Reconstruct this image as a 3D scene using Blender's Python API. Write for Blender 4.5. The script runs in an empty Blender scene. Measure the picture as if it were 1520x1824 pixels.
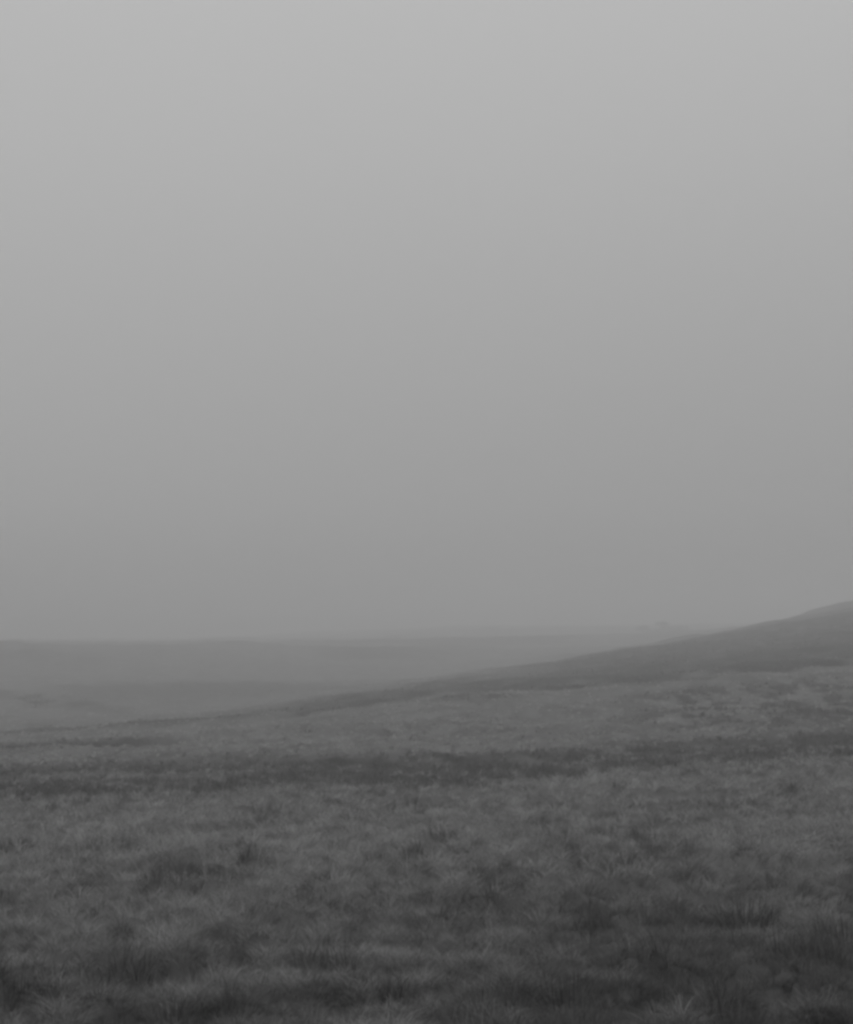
import bpy, math
import numpy as np
sc = bpy.context.scene
col = sc.collection
R = math.radians
rng = np.random.default_rng(11)

# ------------------------------------------------------------------ camera
F = 2506.0                       # focal length in photo pixels
HOR = 1120.0                     # photo row of the true horizon
PITCH = math.atan((HOR - 912.0) / F)
cam_data = bpy.data.cameras.new('camera')
cam = bpy.data.objects.new('camera', cam_data)
col.objects.link(cam)
cam.location = (0, 0, 0)
cam.rotation_euler = (math.pi / 2 + PITCH, 0, 0)
cam_data.sensor_fit = 'VERTICAL'
cam_data.sensor_height = 24.0
cam_data.lens = 24.0 * F / 1824.0
cam_data.clip_start = 0.05
cam_data.clip_end = 5000
cam_data.dof.use_dof = True      # the photograph is softly out of focus all over
cam_data.dof.focus_distance = 2.4
cam_data.dof.aperture_fstop = cam_data.lens / 1.9
sc.camera = cam

# ------------------------------------------------------------------ world, sun, exposure
SKY_LOW, SKY_HIGH, SKY_MID = 0.262, 0.80, 0.0
world = bpy.data.worlds.new('World')
sc.world = world
world.use_nodes = True
nt = world.node_tree
nt.nodes.clear()
out = nt.nodes.new('ShaderNodeOutputWorld')
bg = nt.nodes.new('ShaderNodeBackground')
bg.inputs['Strength'].default_value = 0.1
sky = nt.nodes.new('ShaderNodeTexSky')
sky.sky_type = 'NISHITA'
sky.sun_disc = False
sky.sun_elevation = R(50)
sky.sun_rotation = R(-30)
bw = nt.nodes.new('ShaderNodeRGBToBW')
nt.links.new(sky.outputs[0], bw.inputs[0])
tc = nt.nodes.new('ShaderNodeTexCoord')
sep = nt.nodes.new('ShaderNodeSeparateXYZ')
nt.links.new(tc.outputs['Generated'], sep.inputs[0])
ramp = nt.nodes.new('ShaderNodeValToRGB')   # overcast sky: brighter towards the zenith
ramp.color_ramp.interpolation = 'LINEAR'
els = ramp.color_ramp.elements
def lin(v): return ((v / 255 + 0.055) / 1.055) ** 2.4
stops = [(0.0, 0.262), (0.04, 0.275), (0.085, 0.315), (0.16, 0.352), (0.24, 0.392), (0.33, 0.440), (0.42, 0.480), (1.0, 0.70)]
els[0].position = stops[0][0]; els[1].position = stops[-1][0]
for p, v in stops[1:-1]:
    els.new(p)
for e, (p, v) in zip(els, stops):
    e.position = p; e.color = (v, v, v, 1)
nt.links.new(sep.outputs['Z'], ramp.inputs[0])
mul = nt.nodes.new('ShaderNodeMath'); mul.operation = 'MULTIPLY_ADD'   # cloud layer x 9.5 + a little clear-sky light
tl = nt.nodes.new('ShaderNodeMath'); tl.operation = 'MULTIPLY_ADD'     # the cloud is a little brighter towards the left
tz = nt.nodes.new('ShaderNodeMapRange'); nt.links.new(sep.outputs['Z'], tz.inputs[0])
tz.inputs[1].default_value = 0.0; tz.inputs[2].default_value = 0.4; tz.inputs[3].default_value = -0.26; tz.inputs[4].default_value = -0.04
nt.links.new(sep.outputs['X'], tl.inputs[0]); nt.links.new(tz.outputs[0], tl.inputs[1]); tl.inputs[2].default_value = 1.0
tm = nt.nodes.new('ShaderNodeMath'); tm.operation = 'MULTIPLY'
nt.links.new(tl.outputs[0], tm.inputs[0]); nt.links.new(ramp.outputs[0], tm.inputs[1])
nt.links.new(tm.outputs[0], mul.inputs[0]); mul.inputs[1].default_value = 9.5
m2 = nt.nodes.new('ShaderNodeMath'); m2.operation = 'MULTIPLY'
nt.links.new(bw.outputs[0], m2.inputs[0]); m2.inputs[1].default_value = 0.05
nt.links.new(m2.outputs[0], mul.inputs[2])
nt.links.new(mul.outputs[0], bg.inputs['Color'])
nt.links.new(bg.outputs[0], out.inputs['Surface'])

sun_d = bpy.data.lights.new('sun', 'SUN')
sun_d.energy = 0.5
sun_d.angle = R(50)
sun = bpy.data.objects.new('sun', sun_d)
sun.rotation_euler = (R(-40), 0, R(-30))
col.objects.link(sun)

sc.view_settings.view_transform = 'Standard'
sc.view_settings.look = 'None'
sc.view_settings.exposure = 0
sc.view_settings.gamma = 1
sc.cycles.filter_width = 3.0
sc.cycles.use_denoising = True
sc.cycles.volume_bounces = 3
sc.cycles.max_bounces = 8
sc.cycles.diffuse_bounces = 3

# ------------------------------------------------------------------ noise
def hash2(ix, iy, seed):
    h = (ix.astype(np.int64) * 374761393 + iy.astype(np.int64) * 668265263 + seed * 974634777) & 0xffffffff
    h = ((h ^ (h >> 13)) * 1274126177) & 0xffffffff
    h = ((h ^ (h >> 16)) * 2246822519) & 0xffffffff
    return ((h ^ (h >> 15)) & 0xffffff) / float(0xffffff)
def noise(x, y, seed=0):
    """smooth value noise in -1..1"""
    ix = np.floor(x); iy = np.floor(y)
    fx = x - ix; fy = y - iy
    fx = fx * fx * fx * (fx * (fx * 6 - 15) + 10); fy = fy * fy * fy * (fy * (fy * 6 - 15) + 10)
    a = hash2(ix, iy, seed); b = hash2(ix + 1, iy, seed)
    c = hash2(ix, iy + 1, seed); d = hash2(ix + 1, iy + 1, seed)
    return 2 * ((a * (1 - fx) + b * fx) * (1 - fy) + (c * (1 - fx) + d * fx) * fy) - 1
def fbm(x, y, seed=0, n=3):
    t = np.zeros_like(x); a = 1.0; s = 0
    for k in range(n):
        ca, sa = math.cos(0.6 + k), math.sin(0.6 + k)
        t += a * noise((x * ca - y * sa) * 2 ** k, (x * sa + y * ca) * 2 ** k, seed + k)
        s += a; a *= 0.5
    return t / s
def sstep(a, b, x):
    t = np.clip((x - a) / (b - a), 0, 1)
    return t * t * (3 - 2 * t)

# ------------------------------------------------------------------ lie of the land
# surveyed profiles: forward distance (m) and where the ground there shows, five bearings from left to right
COLS = np.array([-760, -380, 0, 380, 760]) / F
ROWS = np.array([
 (6,    1842, 1840, 1835, 1830, 1824),
 (12,   1566, 1560, 1552, 1540, 1528),
 (20,   1462, 1454, 1444, 1426, 1408),
 (27,   1418, 1409, 1397, 1374, 1352),
 (33,   1406, 1397, 1386, 1364, 1343),
 (48,   1352, 1345, 1337, 1324, 1311),
 (70,   1322, 1308, 1288, 1266, 1246),
 (90,   1304, 1281, 1250, 1219, 1190),
 (110,  1290, 1272, 1232, 1198, 1160),
 (130,  1275, 1268, 1218, 1176, 1134),
 (150,  1256, 1257, 1212, 1164, 1114),
 (180,  1226, 1235, 1208, 1154, 1093),
 (210,  1196, 1206, 1203, 1149, 1081),
 (240,  1166, 1172, 1188, 1153, 1075),
 (280,  1151, 1156, 1166, 1160, 1077),
 (330,  1149, 1151, 1150, 1148, 1090),
 (400,  1147, 1147, 1139, 1132, 1100),
 (500,  1145, 1143, 1129, 1122, 1108),
 (620,  1143, 1139, 1122, 1116, 1106),
 (800,  1142, 1137, 1120, 1114, 1108),
 (1300, 1142, 1137, 1124, 1120, 1116)], dtype=float)
RS = np.concatenate(([0.3, 3.0], ROWS[:, 0]))
ZT = -np.tan(np.arctan((ROWS[:, 1:] - 912) / F) - PITCH) * ROWS[:, :1]
ZT = np.vstack((np.full((1, 5), -1.62), ZT[0] * 0.965 * np.ones((1, 5)), ZT))
LR = np.log(RS)
def slopes(x, y):
    """monotone (PCHIP-like) tangents"""
    h = np.diff(x); d = np.diff(y) / h
    m = np.zeros_like(y)
    m[1:-1] = np.where(d[:-1] * d[1:] > 0, 2 * d[:-1] * d[1:] / (d[:-1] + d[1:] + 1e-12), 0)
    m[0] = d[0]; m[-1] = d[-1]
    return m
MT = np.stack([slopes(LR, ZT[:, k]) for k in range(5)], axis=1)
def polar(X, Y):
    r = np.hypot(X, Y); az = np.arctan2(X, Y)
    lim = R(20)
    a = np.clip(az, -lim, lim)
    a = np.where(np.abs(az) > math.pi / 2, np.sign(az) * lim * (1 - (np.abs(az) - math.pi / 2) / (math.pi / 2)), a)
    return np.maximum(r * np.cos(a), 0.31), np.tan(a)
def base_height(X, Y):
    s, u = polar(X, Y)
    l = np.log(s)
    i = np.clip(np.searchsorted(LR, l) - 1, 0, len(LR) - 2)
    h = LR[i + 1] - LR[i]; t = (l - LR[i]) / h
    zs = []
    for k in range(5):
        zs.append((2*t**3 - 3*t**2 + 1) * ZT[i, k] + (t**3 - 2*t**2 + t) * h * MT[i, k]
                  + (-2*t**3 + 3*t**2) * ZT[i + 1, k] + (t**3 - t**2) * h * MT[i + 1, k])
    zs = np.stack(zs)                               # Catmull-Rom across the bearings
    p = np.clip((u - COLS[0]) / (COLS[1] - COLS[0]), -0.4, 4.4)
    j = np.clip(np.floor(p).astype(int), 0, 3); f = p - j
    n = np.arange(len(u)) if u.ndim == 1 else None
    g = lambda q: zs[np.clip(q, 0, 4), n]
    p0 = np.where(j > 0, g(j - 1), 2 * g(j) - g(j + 1)); p1 = g(j); p2 = g(j + 1)
    p3 = np.where(j < 3, g(j + 2), 2 * g(j + 1) - g(j))
    z = p1 + 0.5 * f * (p2 - p0 + f * (2*p0 - 5*p1 + 4*p2 - p3 + f * (3*(p1 - p2) + p3 - p0)))
    return z
TUF = 0.25
def tufts(X, Y):
    """nearest tussock of a jittered grid: vector from its middle, distance, two random numbers of its own"""
    x = (X + 0.10 * noise(X * 2.3, Y * 2.3, 71)) / TUF; y = (Y + 0.10 * noise(X * 2.3, Y * 2.3, 72)) / TUF
    ix = np.floor(x); iy = np.floor(y)
    best = np.full(x.shape, 9.0); bx = np.zeros_like(x); by = np.zeros_like(x); r1 = np.zeros_like(x); r2 = np.zeros_like(x)
    for ox in (-1, 0, 1):
        for oy in (-1, 0, 1):
            cx = ix + ox; cy = iy + oy
            dx = x - (cx + 0.1 + 0.8 * hash2(cx, cy, 3)); dy = y - (cy + 0.1 + 0.8 * hash2(cx, cy, 4))
            size = 0.75 + 0.55 * hash2(cx, cy, 7)
            d = np.hypot(dx, dy) / size
            m = d < best
            best = np.where(m, d, best); bx = np.where(m, dx, bx); by = np.where(m, dy, by)
            r1 = np.where(m, hash2(cx, cy, 5), r1); r2 = np.where(m, hash2(cx, cy, 6), r2)
    return bx * TUF, by * TUF, best, r1, r2
def tussock(X, Y):
    """hummocks of tussock grass: rounded tops, creased hollows"""
    _, _, d, r1, r2 = tufts(X, Y)
    b1 = np.clip(1 - (d / 0.85) ** 2, 0, 1) * (0.45 + 0.75 * r1)
    b2 = np.abs(noise(X / 0.14 + 7, Y / 0.13, 6)) ** 0.8
    return b1, b2
def height(X, Y):
    s, u = polar(X, Y)
    b1, b2 = tussock(X, Y)
    near = 1 - sstep(60, 110, s)
    z = base_height(X, Y) - 0.13 * (1 - sstep(50, 90, s))
    z = z + near * ((0.115 + 0.08 * sstep(-0.5, 0.6, noise(X / 1.9, Y / 1.9, 9))) * (b1 - 0.5) + 0.04 * (b2 - 0.45))
    big = fbm(X / 5.5, Y / 5.5, 21, 2)
    z = z + big * np.interp(s, [2, 12, 60, 300, 1200], [0.02, 0.13, 0.30, 0.5, 0.8])
    z = z + fbm(X / 48 + 3, Y / 34, 91, 3) * 1.9 * sstep(170, 240, s)     # soft rises of the far moor
    z = z + 0.4 * np.exp(-((s + 300 * (u + 0.28) - 160) / 9) ** 2) * (1 - sstep(-0.24, -0.17, u))   # low rise in the valley
    return z

# ------------------------------------------------------------------ plant cover: 0 pale grass .. 1 dark heather
def band(s, a, b, soft):
    return sstep(a - soft, a + soft, s) * (1 - sstep(b - soft, b + soft, s))
def cover(X, Y):
    s, u = polar(X, Y)
    w = fbm(X / 2.2, Y / 6.0, 31, 3); w2 = fbm(X / 6.0, Y / 14.0, 37, 3); w3 = fbm(X / 0.8, Y / 1.3, 39, 3)
    sj = s * (1 + 0.06 * w + 0.05 * w2)
    fine = fbm(X / 0.55, Y / 1.1, 43, 3)
    c = (0.70 + 0.55 * w3 + 0.6 * fine) * band(sj * (1 + 0.05 * fine) * (1 - 0.36 * np.clip(u, 0, 0.3)), 27.0, 47.0, 2.4)
    # pale streak inside the dark band on the left
    c *= 1 - 0.9 * band(s, 37, 41, 1.5) * band(u, -0.27, -0.15, 0.03) * (w > -0.2)
    c = np.maximum(c, (0.80 + 0.5 * w) * band(sj * (1 + 0.06 * w), 93, 127, 6) * sstep(-0.15, -0.07, u))
    c = np.maximum(c, (0.55 + 0.5 * w3 + 0.3 * w2) * band(sj, 116, 215, 22) * sstep(0.0, 0.12, u))
    c = np.maximum(c, 1.0 * band(s * (1 + .03 * w), 60, 67, 2) * (1 - sstep(-0.22, -0.15, u)))
    c = np.maximum(c, 0.7 * band(s * (1 + .03 * w), 86, 93, 3) * (1 - sstep(-0.14, -0.08, u)) * (w > -0.4))
    c = np.maximum(c, (0.55 + 0.6 * w) * band(s + 300 * (u + 0.28) + 5 * w, 152, 168, 6) * (1 - sstep(-0.24, -0.20, u)))
    c = np.maximum(c, 0.9 * sstep(0.0, 0.35, w3 + 0.4 * w + 0.12) * band(s, 54, 84, 8) * sstep(0.08, 0.2, u))
    c = np.maximum(c, 0.75 * sstep(0.0, 0.4, fbm(X / 38, Y / 60, 93, 3)) * sstep(140, 190, s) * (u < 0.16))
    c = np.maximum(c, np.clip(0.32 * sstep(0.1, 0.5, fbm(X / 0.45, Y / 1.0, 41, 3)) + 0.16 * (1 - sstep(5.5, 13, s)) + 0.10 * (1 - sstep(9, 16, s)) * sstep(0, 0.2, u), 0, 1) * (1 - sstep(14, 24, s)))
    c = np.maximum(c, 0.50 * sstep(0.1, 0.55, fine) * (1 - sstep(60, 100, s)))
    return np.clip(c, 0, 1)

# ------------------------------------------------------------------ materials (the place photographed in black and white)
def plant_mat(name, dark, pale, transl=0.25):
    m = bpy.data.materials.new(name); m.use_nodes = True
    n = m.node_tree; n.nodes.clear()
    o = n.nodes.new('ShaderNodeOutputMaterial')
    at = n.nodes.new('ShaderNodeAttribute'); at.attribute_name = 'tone'
    mx = n.nodes.new('ShaderNodeMix'); mx.data_type = 'RGBA'
    n.links.new(at.outputs['Fac'], mx.inputs[0])
    mx.inputs[6].default_value = (dark, dark, dark, 1); mx.inputs[7].default_value = (pale, pale, pale, 1)
    d = n.nodes.new('ShaderNodeBsdfDiffuse'); t = n.nodes.new('ShaderNodeBsdfTranslucent')
    n.links.new(mx.outputs[2], d.inputs[0]); n.links.new(mx.outputs[2], t.inputs[0])
    ms = n.nodes.new('ShaderNodeMixShader'); ms.inputs[0].default_value = transl
    n.links.new(d.outputs[0], ms.inputs[1]); n.links.new(t.outputs[0], ms.inputs[2])
    n.links.new(ms.outputs[0], o.inputs['Surface'])
    return m
GRASS = plant_mat('dry_grass', 0.11, 0.46)
HEATHER = plant_mat('heather_twigs', 0.08, 0.21)
RUSH = plant_mat('rush_stems', 0.055, 0.15)
BARK = plant_mat('bark', 0.05, 0.08, 0.0)
FOLIAGE = plant_mat('foliage', 0.04, 0.10)

gm = bpy.data.materials.new('moor_turf'); gm.use_nodes = True
n = gm.node_tree; b = n.nodes['Principled BSDF']
b.inputs['Roughness'].default_value = 1.0
b.inputs['Specular IOR Level'].default_value = 0.0
at = n.nodes.new('ShaderNodeAttribute'); at.attribute_name = 'cover'
tcn = n.nodes.new('ShaderNodeTexCoord')
mp = n.nodes.new('ShaderNodeMapping'); mp.inputs['Scale'].default_value = (0.5, 0.22, 0.5)
n.links.new(tcn.outputs['Object'], mp.inputs[0])
nz = n.nodes.new('ShaderNodeTexNoise'); nz.inputs['Scale'].default_value = 1.0; nz.inputs['Detail'].default_value = 8
nz.inputs['Roughness'].default_value = 0.6
n.links.new(mp.outputs[0], nz.inputs['Vector'])
mxa = n.nodes.new('ShaderNodeMix'); mxa.data_type = 'RGBA'
mxa.inputs[6].default_value = (0.135, 0.135, 0.135, 1); mxa.inputs[7].default_value = (0.035, 0.035, 0.035, 1)
n.links.new(at.outputs['Fac'], mxa.inputs[0])
mr = n.nodes.new('ShaderNodeMapRange'); mr.inputs[1].default_value = 0.3; mr.inputs[2].default_value = 0.7
mr.inputs[3].default_value = 0.7; mr.inputs[4].default_value = 1.3
n.links.new(nz.outputs[0], mr.inputs[0])
vm = n.nodes.new('ShaderNodeVectorMath'); vm.operation = 'SCALE'
n.links.new(mxa.outputs[2], vm.inputs[0]); n.links.new(mr.outputs[0], vm.inputs['Scale'])
n.links.new(vm.outputs[0], b.inputs['Base Color'])

# ------------------------------------------------------------------ ground
def new_mesh(name, verts, faces, attr, mat, attname='tone', smooth=False, parent=None, loc=(0, 0, 0)):
    """faces: list of (n_corners, index array)"""
    me = bpy.data.meshes.new(name)
    me.vertices.add(len(verts)); me.vertices.foreach_set('co', verts.astype(np.float32).ravel())
    tot = np.concatenate([np.full(len(f), f.shape[1]) for f in faces])
    idx = np.concatenate([f.ravel() for f in faces])
    me.loops.add(len(idx)); me.loops.foreach_set('vertex_index', idx.astype(np.int32))
    me.polygons.add(len(tot))
    me.polygons.foreach_set('loop_start', np.concatenate(([0], np.cumsum(tot)[:-1])).astype(np.int32))
    me.polygons.foreach_set('loop_total', tot.astype(np.int32))
    if smooth: me.polygons.foreach_set('use_smooth', np.ones(len(tot), dtype=bool))
    a = me.attributes.new(attname, 'FLOAT', 'POINT'); a.data.foreach_set('value', attr.astype(np.float32))
    me.update(calc_edges=True)
    me.materials.append(mat)
    o = bpy.data.objects.new(name, me); col.objects.link(o)
    o.location = loc
    if parent: o.parent = parent
    return o
def build_ground():
    az = np.concatenate((np.arange(-180, -28, 3.0), np.arange(-28, 28, 0.14), np.arange(28, 180, 3.0)))
    az = np.radians(az)
    rr = np.concatenate(([0.35], np.exp(np.arange(math.log(0.8), math.log(1300), 0.0135))))
    A, RR = np.meshgrid(az, rr)
    X = (RR * np.sin(A)).ravel(); Y = (RR * np.cos(A)).ravel()
    Z = height(X, Y)
    na, nr = len(az), len(rr)
    i = np.arange(nr - 1)[:, None] * na; j = np.arange(na)[None, :]; j2 = (j + 1) % na
    q = np.stack([i + j, i + na + j, i + na + j2, i + j2], axis=-1).reshape(-1, 4)[:, ::-1]
    c0 = len(X)
    X = np.append(X, 0.0); Y = np.append(Y, 0.0); Z = np.append(Z, Z[:na].mean())
    j = np.arange(na); tri = np.stack([np.full(na, c0), (j + 1) % na, j], axis=-1)
    o = new_mesh('ground', np.stack([X, Y, Z], 1), [q, tri], cover(X, Y), gm, 'cover', True)
    o['kind'] = 'structure'
build_ground()

# ------------------------------------------------------------------ blades
def blades(name, rx, ry, rz, dirx, diry, length, lean, width, tone, mat, segs=2, **kw):
    """arching tapered blades, root (rx,ry,rz), leaning towards (dirx,diry)"""
    N = len(rx)
    face = rng.uniform(0, 2 * math.pi, N)
    wx = np.cos(face); wy = np.sin(face)
    V = []
    ts = np.linspace(0, 1, segs + 1)
    for k, t in enumerate(ts):
        hor = length * lean * t ** 1.7
        ver = length * (t - 0.42 * lean * t * t)
        cx = rx + dirx * hor; cy = ry + diry * hor; cz = rz + ver
        if k == segs:
            V.append(np.stack([cx, cy, cz], 1))
        else:
            w = width * 0.5 * (1 - 0.55 * t)
            V.append(np.stack([cx - wx * w, cy - wy * w, cz], 1))
            V.append(np.stack([cx + wx * w, cy + wy * w, cz], 1))
    nv = 2 * segs + 1
    verts = np.stack(V, 1).reshape(-1, 3)
    base = np.arange(N)[:, None] * nv
    quads = [base + np.array([[2*k, 2*k+1, 2*k+3, 2*k+2]]) for k in range(segs - 1)]
    q = np.concatenate(quads); t3 = base + np.array([[2*segs-2, 2*segs-1, 2*segs]])
    return new_mesh(name, verts, [q, t3], np.repeat(tone, nv), mat, **kw)

def scatter(n_tuft, per, s0, s1, power, umax=0.42):
    q = 1 - power
    t = rng.uniform(0, 1, n_tuft)
    s = (s0 ** q + t * (s1 ** q - s0 ** q)) ** (1 / q)
    u = rng.uniform(-umax, umax, n_tuft)
    return u * s, s
def build_cover():
    GX, GY, GZ, GD, GE, GL, GA, GW, GT = ([] for _ in range(9))
    nt_, per = 110000, 11
    X, Y = scatter(nt_, per, 3.8, 270, 1.6)
    b1, b2 = tussock(X, Y)
    tx, ty, td, tr1, tr2 = tufts(X, Y); to = np.arctan2(ty, tx)
    cov = cover(X, Y)
    is_h = (0.55 * tr2 + 0.45 * rng.uniform(0, 1, nt_)) < sstep(0.15, 0.95, cov) * 0.95
    wind = 0.5 * noise(X / 3.0, Y / 3.0, 55) * math.pi + 0.9          # lie of the grass drifts from place to place
    px = Y / 1406.0
    res = {}
    for kind in ('grass', 'heather'):
        m = is_h if kind == 'heather' else ~is_h
        x = np.repeat(X[m], per); y = np.repeat(Y[m], per)
        k = len(x)
        rad = np.repeat(0.025 + 0.55 * px[m] + 0.02 * rng.uniform(0, 1, m.sum()), per) * np.sqrt(rng.uniform(0, 1, k))
        ang = rng.uniform(0, 2 * math.pi, k)
        rx = x + rad * np.cos(ang); ry = y + rad * np.sin(ang)
        rz = height(rx, ry) - 0.02
        th = np.repeat(rng.uniform(0.75, 1.3, m.sum()), per)
        hb = np.repeat((0.50 + 1.0 * b1 + 0.15 * b2)[m], per)
        w = np.repeat(wind[m], per)
        if kind == 'grass':
            L = 0.10 * (0.72 + 0.28 * sstep(7, 16, y)) * th * hb * rng.uniform(0.5, 1.35, k)
            strag = rng.uniform(0, 1, k) < 0.006
            L = np.where(strag, L * 1.7, L)
            lean = rng.uniform(0.5, 1.5, k); lean = np.where(strag, 0.35, lean)
            a2 = ang * 0.5 + 0.5 * (w + rng.normal(0, 0.9, k))
            dx = 0.5 * np.cos(np.repeat(to[m], per)) + 0.5 * np.cos(ang) + 0.2 * np.cos(w) + 0.4 * rng.normal(0, 1, k)
            dy = 0.5 * np.sin(np.repeat(to[m], per)) + 0.5 * np.sin(ang) + 0.2 * np.sin(w) + 0.4 * rng.normal(0, 1, k)
            nn = np.hypot(dx, dy) + 1e-6; dx /= nn; dy /= nn
            width = np.maximum(0.0030, 0.5 * np.repeat(px[m], per)) * rng.uniform(0.6, 1.2, k)
            patch_shade = np.repeat((0.45 + (0.30 + 0.35 * band(Y, 40, 110, 12)) * fbm(X / (0.26 + 0.5 * sstep(30, 60, Y)), Y / (0.26 + 0.9 * sstep(30, 60, Y)), 61, 3) + 0.35 * (b1 - 0.4) + 0.58 * (tr2 - 0.5) - 0.45 * cov - 0.34 * (1 - sstep(6, 15, Y)) * (1 + 0.9 * np.clip(X / Y / 0.3, -0.2, 1)) + 0.16 * band(Y, 48, 95, 6))[m], per)  # mound shading painted into the tone: paler tops, darker hollows; also darker near camera
            tone = np.clip(patch_shade + np.repeat(rng.normal(0, 0.16, m.sum()), per) + rng.normal(0, 0.14, k), 0, 1.4)
            o = blades('grass', rx, ry, rz, dx, dy, L, lean, width, tone, GRASS, 3)
            o['label'] = 'pale tussocky moorland grass covering the ground'; o['category'] = 'grass'
        else:
            L = 0.115 * th * hb * rng.uniform(0.5, 1.3, k)
            lean = rng.uniform(0.1, 0.6, k)
            dx = np.cos(ang); dy = np.sin(ang)
            width = np.maximum(0.006, 0.6 * np.repeat(px[m], per)) * rng.uniform(0.6, 1.2, k)
            tone = np.clip(0.45 + 0.3 * rng.normal(0, 1, k) + np.repeat(rng.normal(0, 0.15, m.sum()), per), 0, 1.5)
            o = blades('heather', rx, ry, rz, dx, dy, L, lean, width, tone, HEATHER, 2)
            o['label'] = 'dark heather growing in bands and patches among the pale grass'; o['category'] = 'heather'
        o['kind'] = 'stuff'
build_cover()

# ------------------------------------------------------------------ pixel of the photo -> point on the ground (used once, to find where a thing stands)
def stand(px, py):
    tz = -math.tan(math.atan((py - 912) / F) - PITCH)
    s = np.exp(np.linspace(math.log(4.5), math.log(500), 4000))
    z = base_height((px - 760) / F * s, s) - 0.13 * (1 - sstep(50, 90, s))
    k = int(np.argmax(z >= tz * s))
    return (px - 760) / F * float(s[k]), float(s[k])

# ------------------------------------------------------------------ rush tufts
def rush(px, py, h, nst, spread, label):
    x, y = stand(px, py)
    z = float(height(np.array([x]), np.array([y]))[0]) - 0.03
    ang = rng.uniform(0, 2 * math.pi, nst); rad = spread * 0.85 * np.sqrt(rng.uniform(0, 1, nst))
    lean = np.abs(rng.normal(0.35, 0.35, nst)); nst_far = rad / (spread * 0.85)
    L = h * rng.uniform(0.35, 1.1, nst) * (1.1 - 0.55 * nst_far)
    w = np.maximum(0.006, y / 1406 * 0.5) * rng.uniform(0.7, 1.1, nst)
    o = blades('rush_tuft', rad * np.cos(ang), rad * np.sin(ang), np.zeros(nst), np.cos(ang), np.sin(ang),
               L, lean, w, np.clip(rng.normal(0.55, 0.4, nst), 0, 1.3), RUSH, 4, loc=(x, y, z))
    o['label'] = label; o['category'] = 'rush tuft'; o['group'] = 'dark rush tufts in the foreground grass'
rush(490, 1690, 0.20, 110, 0.20, 'small dark fan of rushes low in the foreground left of centre')
rush(790, 1500, 0.32, 260, 0.40, 'dark bushy rush tuft in the middle of the near field below the heather band')
rush(1318, 1660, 0.26, 260, 0.24, 'very dark short rush tuft in the foreground at the right')
rush(436, 1480, 0.26, 130, 0.20, 'narrow dark rush tuft below the dark band on the left')
rush(545, 1622, 0.24, 240, 0.24, 'dark rush clump just above the small fan of rushes')
rush(1005, 1790, 0.30, 260, 0.34, 'spreading dark rush clump at the bottom edge right of centre')
rush(1495, 1700, 0.34, 260, 0.30, 'dark rush clump beside the right edge of the foreground')
rush(35, 1800, 0.34, 260, 0.34, 'tall dark rush clump in the bottom left corner')

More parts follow.
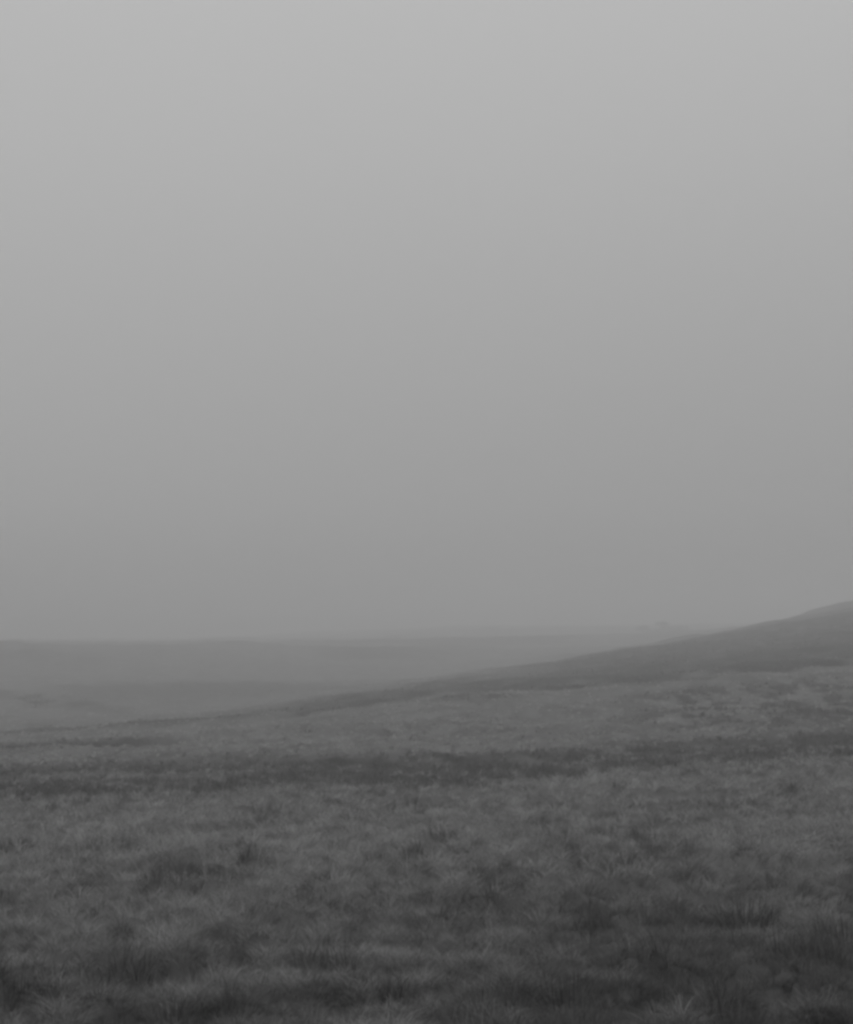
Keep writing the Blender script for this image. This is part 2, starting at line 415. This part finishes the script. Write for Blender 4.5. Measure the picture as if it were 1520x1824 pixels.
# ------------------------------------------------------------------ far bushes and trees in the fog
def tree(x, y, h, wd, label, cat, name, group, seed, lo=0.35):
    r = np.random.default_rng(seed)
    z = float(height(np.array([x]), np.array([y]))[0]) - 0.1
    e = bpy.data.objects.new(name, None); col.objects.link(e); e.location = (x, y, z)
    e['label'] = label; e['category'] = cat
    if group: e['group'] = group
    # trunk with limbs: tapered tubes
    V = []; Q = []
    def tube(p, q, r0, r1, sides=7):
        p = np.array(p); q = np.array(q); d = q - p; d = d / np.linalg.norm(d)
        a = np.cross(d, [0.3, 0.9, 0.1]); a /= np.linalg.norm(a); b_ = np.cross(d, a)
        base = len(V)
        for c, rad in ((p, r0), ((p + q) / 2 + r.normal(0, 0.03, 3) * h * .2, (r0 + r1) / 2), (q, r1)):
            for k in range(sides):
                t = 2 * math.pi * k / sides
                V.append(c + rad * (math.cos(t) * a + math.sin(t) * b_))
        for m in range(2):
            for k in range(sides):
                Q.append((base + m*sides + k, base + m*sides + (k+1) % sides, base + (m+1)*sides + (k+1) % sides, base + (m+1)*sides + k))
    top = np.array([r.normal(0, .05) * h, 0, h * 0.5])
    tube((0, 0, 0), top, h * 0.045, h * 0.028)
    tips = []
    for k in range(7):
        t = 2 * math.pi * k / 7 + r.uniform(-.3, .3)
        st = top * r.uniform(0.55, 1.0)
        tip = np.array([math.cos(t) * wd * .33, math.sin(t) * wd * .33, h * r.uniform(lo, .85)])
        tube(st, tip, h * 0.018, h * 0.006); tips.append(tip)
    V = np.array(V); Q = np.array(Q)
    new_mesh('trunk', V, [Q], np.full(len(V), .5), BARK, parent=e)
    # crown: many leaf clumps around the limb tips
    n_ = 2600
    cs = np.array(tips + [top + (0, 0, h * .3)] + [np.array([r.normal(0, wd * .22), r.normal(0, wd * .22), h * r.uniform(lo, .9)]) for _ in range(5)])
    ci = r.integers(0, len(cs), n_)
    P = cs[ci] + r.normal(0, 1, (n_, 3)) * np.array([wd * .10, wd * .10, h * .075])
    s_ = h * 0.022
    a = r.normal(0, 1, (n_, 3)); a /= np.linalg.norm(a, axis=1)[:, None]
    b_ = np.cross(a, r.normal(0, 1, (n_, 3))); b_ /= np.linalg.norm(b_, axis=1)[:, None]
    vs = np.stack([P - a * s_, P + b_ * s_ * .6, P + a * s_, P - b_ * s_ * .6], 1).reshape(-1, 3)
    q = np.arange(n_)[:, None] * 4 + np.arange(4)[None]
    new_mesh('crown', vs, [q], np.repeat(r.uniform(0, 1, n_), 4), FOLIAGE, parent=e)
G = 'faint trees on the foggy skyline'
for px, Yd, h, wd, lab in ((1143, 430, 4.2, 4.6, 'faint grey tree in the fog above the hillside, leftmost of the skyline row'),
                     (1168, 440, 3.4, 4.4, 'low faint tree on the foggy skyline, second from the left of the row'),
                     (1180, 425, 4.4, 4.0, 'faint tree on the foggy skyline, third from the left of the row'),
                     (1196, 436, 3.6, 4.8, 'faint broad tree on the foggy skyline, second from the right of the row'),
                     (1214, 428, 3.2, 4.2, 'small faint tree in the fog nearest the rising hillside, rightmost of the row')):
    tree((px - 760) / F * Yd, Yd, h * 0.72, wd * 1.1, lab, 'tree', 'skyline_tree', G, px)
xb, yb = stand(70, 1262)
tree(xb, yb, 1.7, 5.0, 'low dark bush in the hazy valley near the left edge', 'bush', 'bush', None, 5, 0.15)

# ------------------------------------------------------------------ haze
def build_haze():
    x0, x1, y0, y1, z0, z1 = -1400, 1400, -1400, 1400, -40, 14
    v = np.array([(x, y, z) for z in (z0, z1) for x, y in ((x0, y0), (x1, y0), (x1, y1), (x0, y1))], dtype=float)
    f = np.array([(3, 2, 1, 0), (4, 5, 6, 7), (0, 1, 5, 4), (1, 2, 6, 5), (2, 3, 7, 6), (3, 0, 4, 7)])
    m = bpy.data.materials.new('haze'); m.use_nodes = True
    n = m.node_tree; n.nodes.clear()
    o = n.nodes.new('ShaderNodeOutputMaterial'); p = n.nodes.new('ShaderNodeVolumePrincipled')
    p.inputs['Color'].default_value = (0.9, 0.9, 0.9, 1)
    p.inputs['Density'].default_value = 0.0050
    p.inputs['Anisotropy'].default_value = 0.6
    n.links.new(p.outputs[0], o.inputs['Volume'])
    h = new_mesh('haze', v, [f], np.zeros(8), m)
    h['kind'] = 'stuff'; h['label'] = 'pale grey fog hanging over the whole moor'; h['category'] = 'haze'
build_haze()
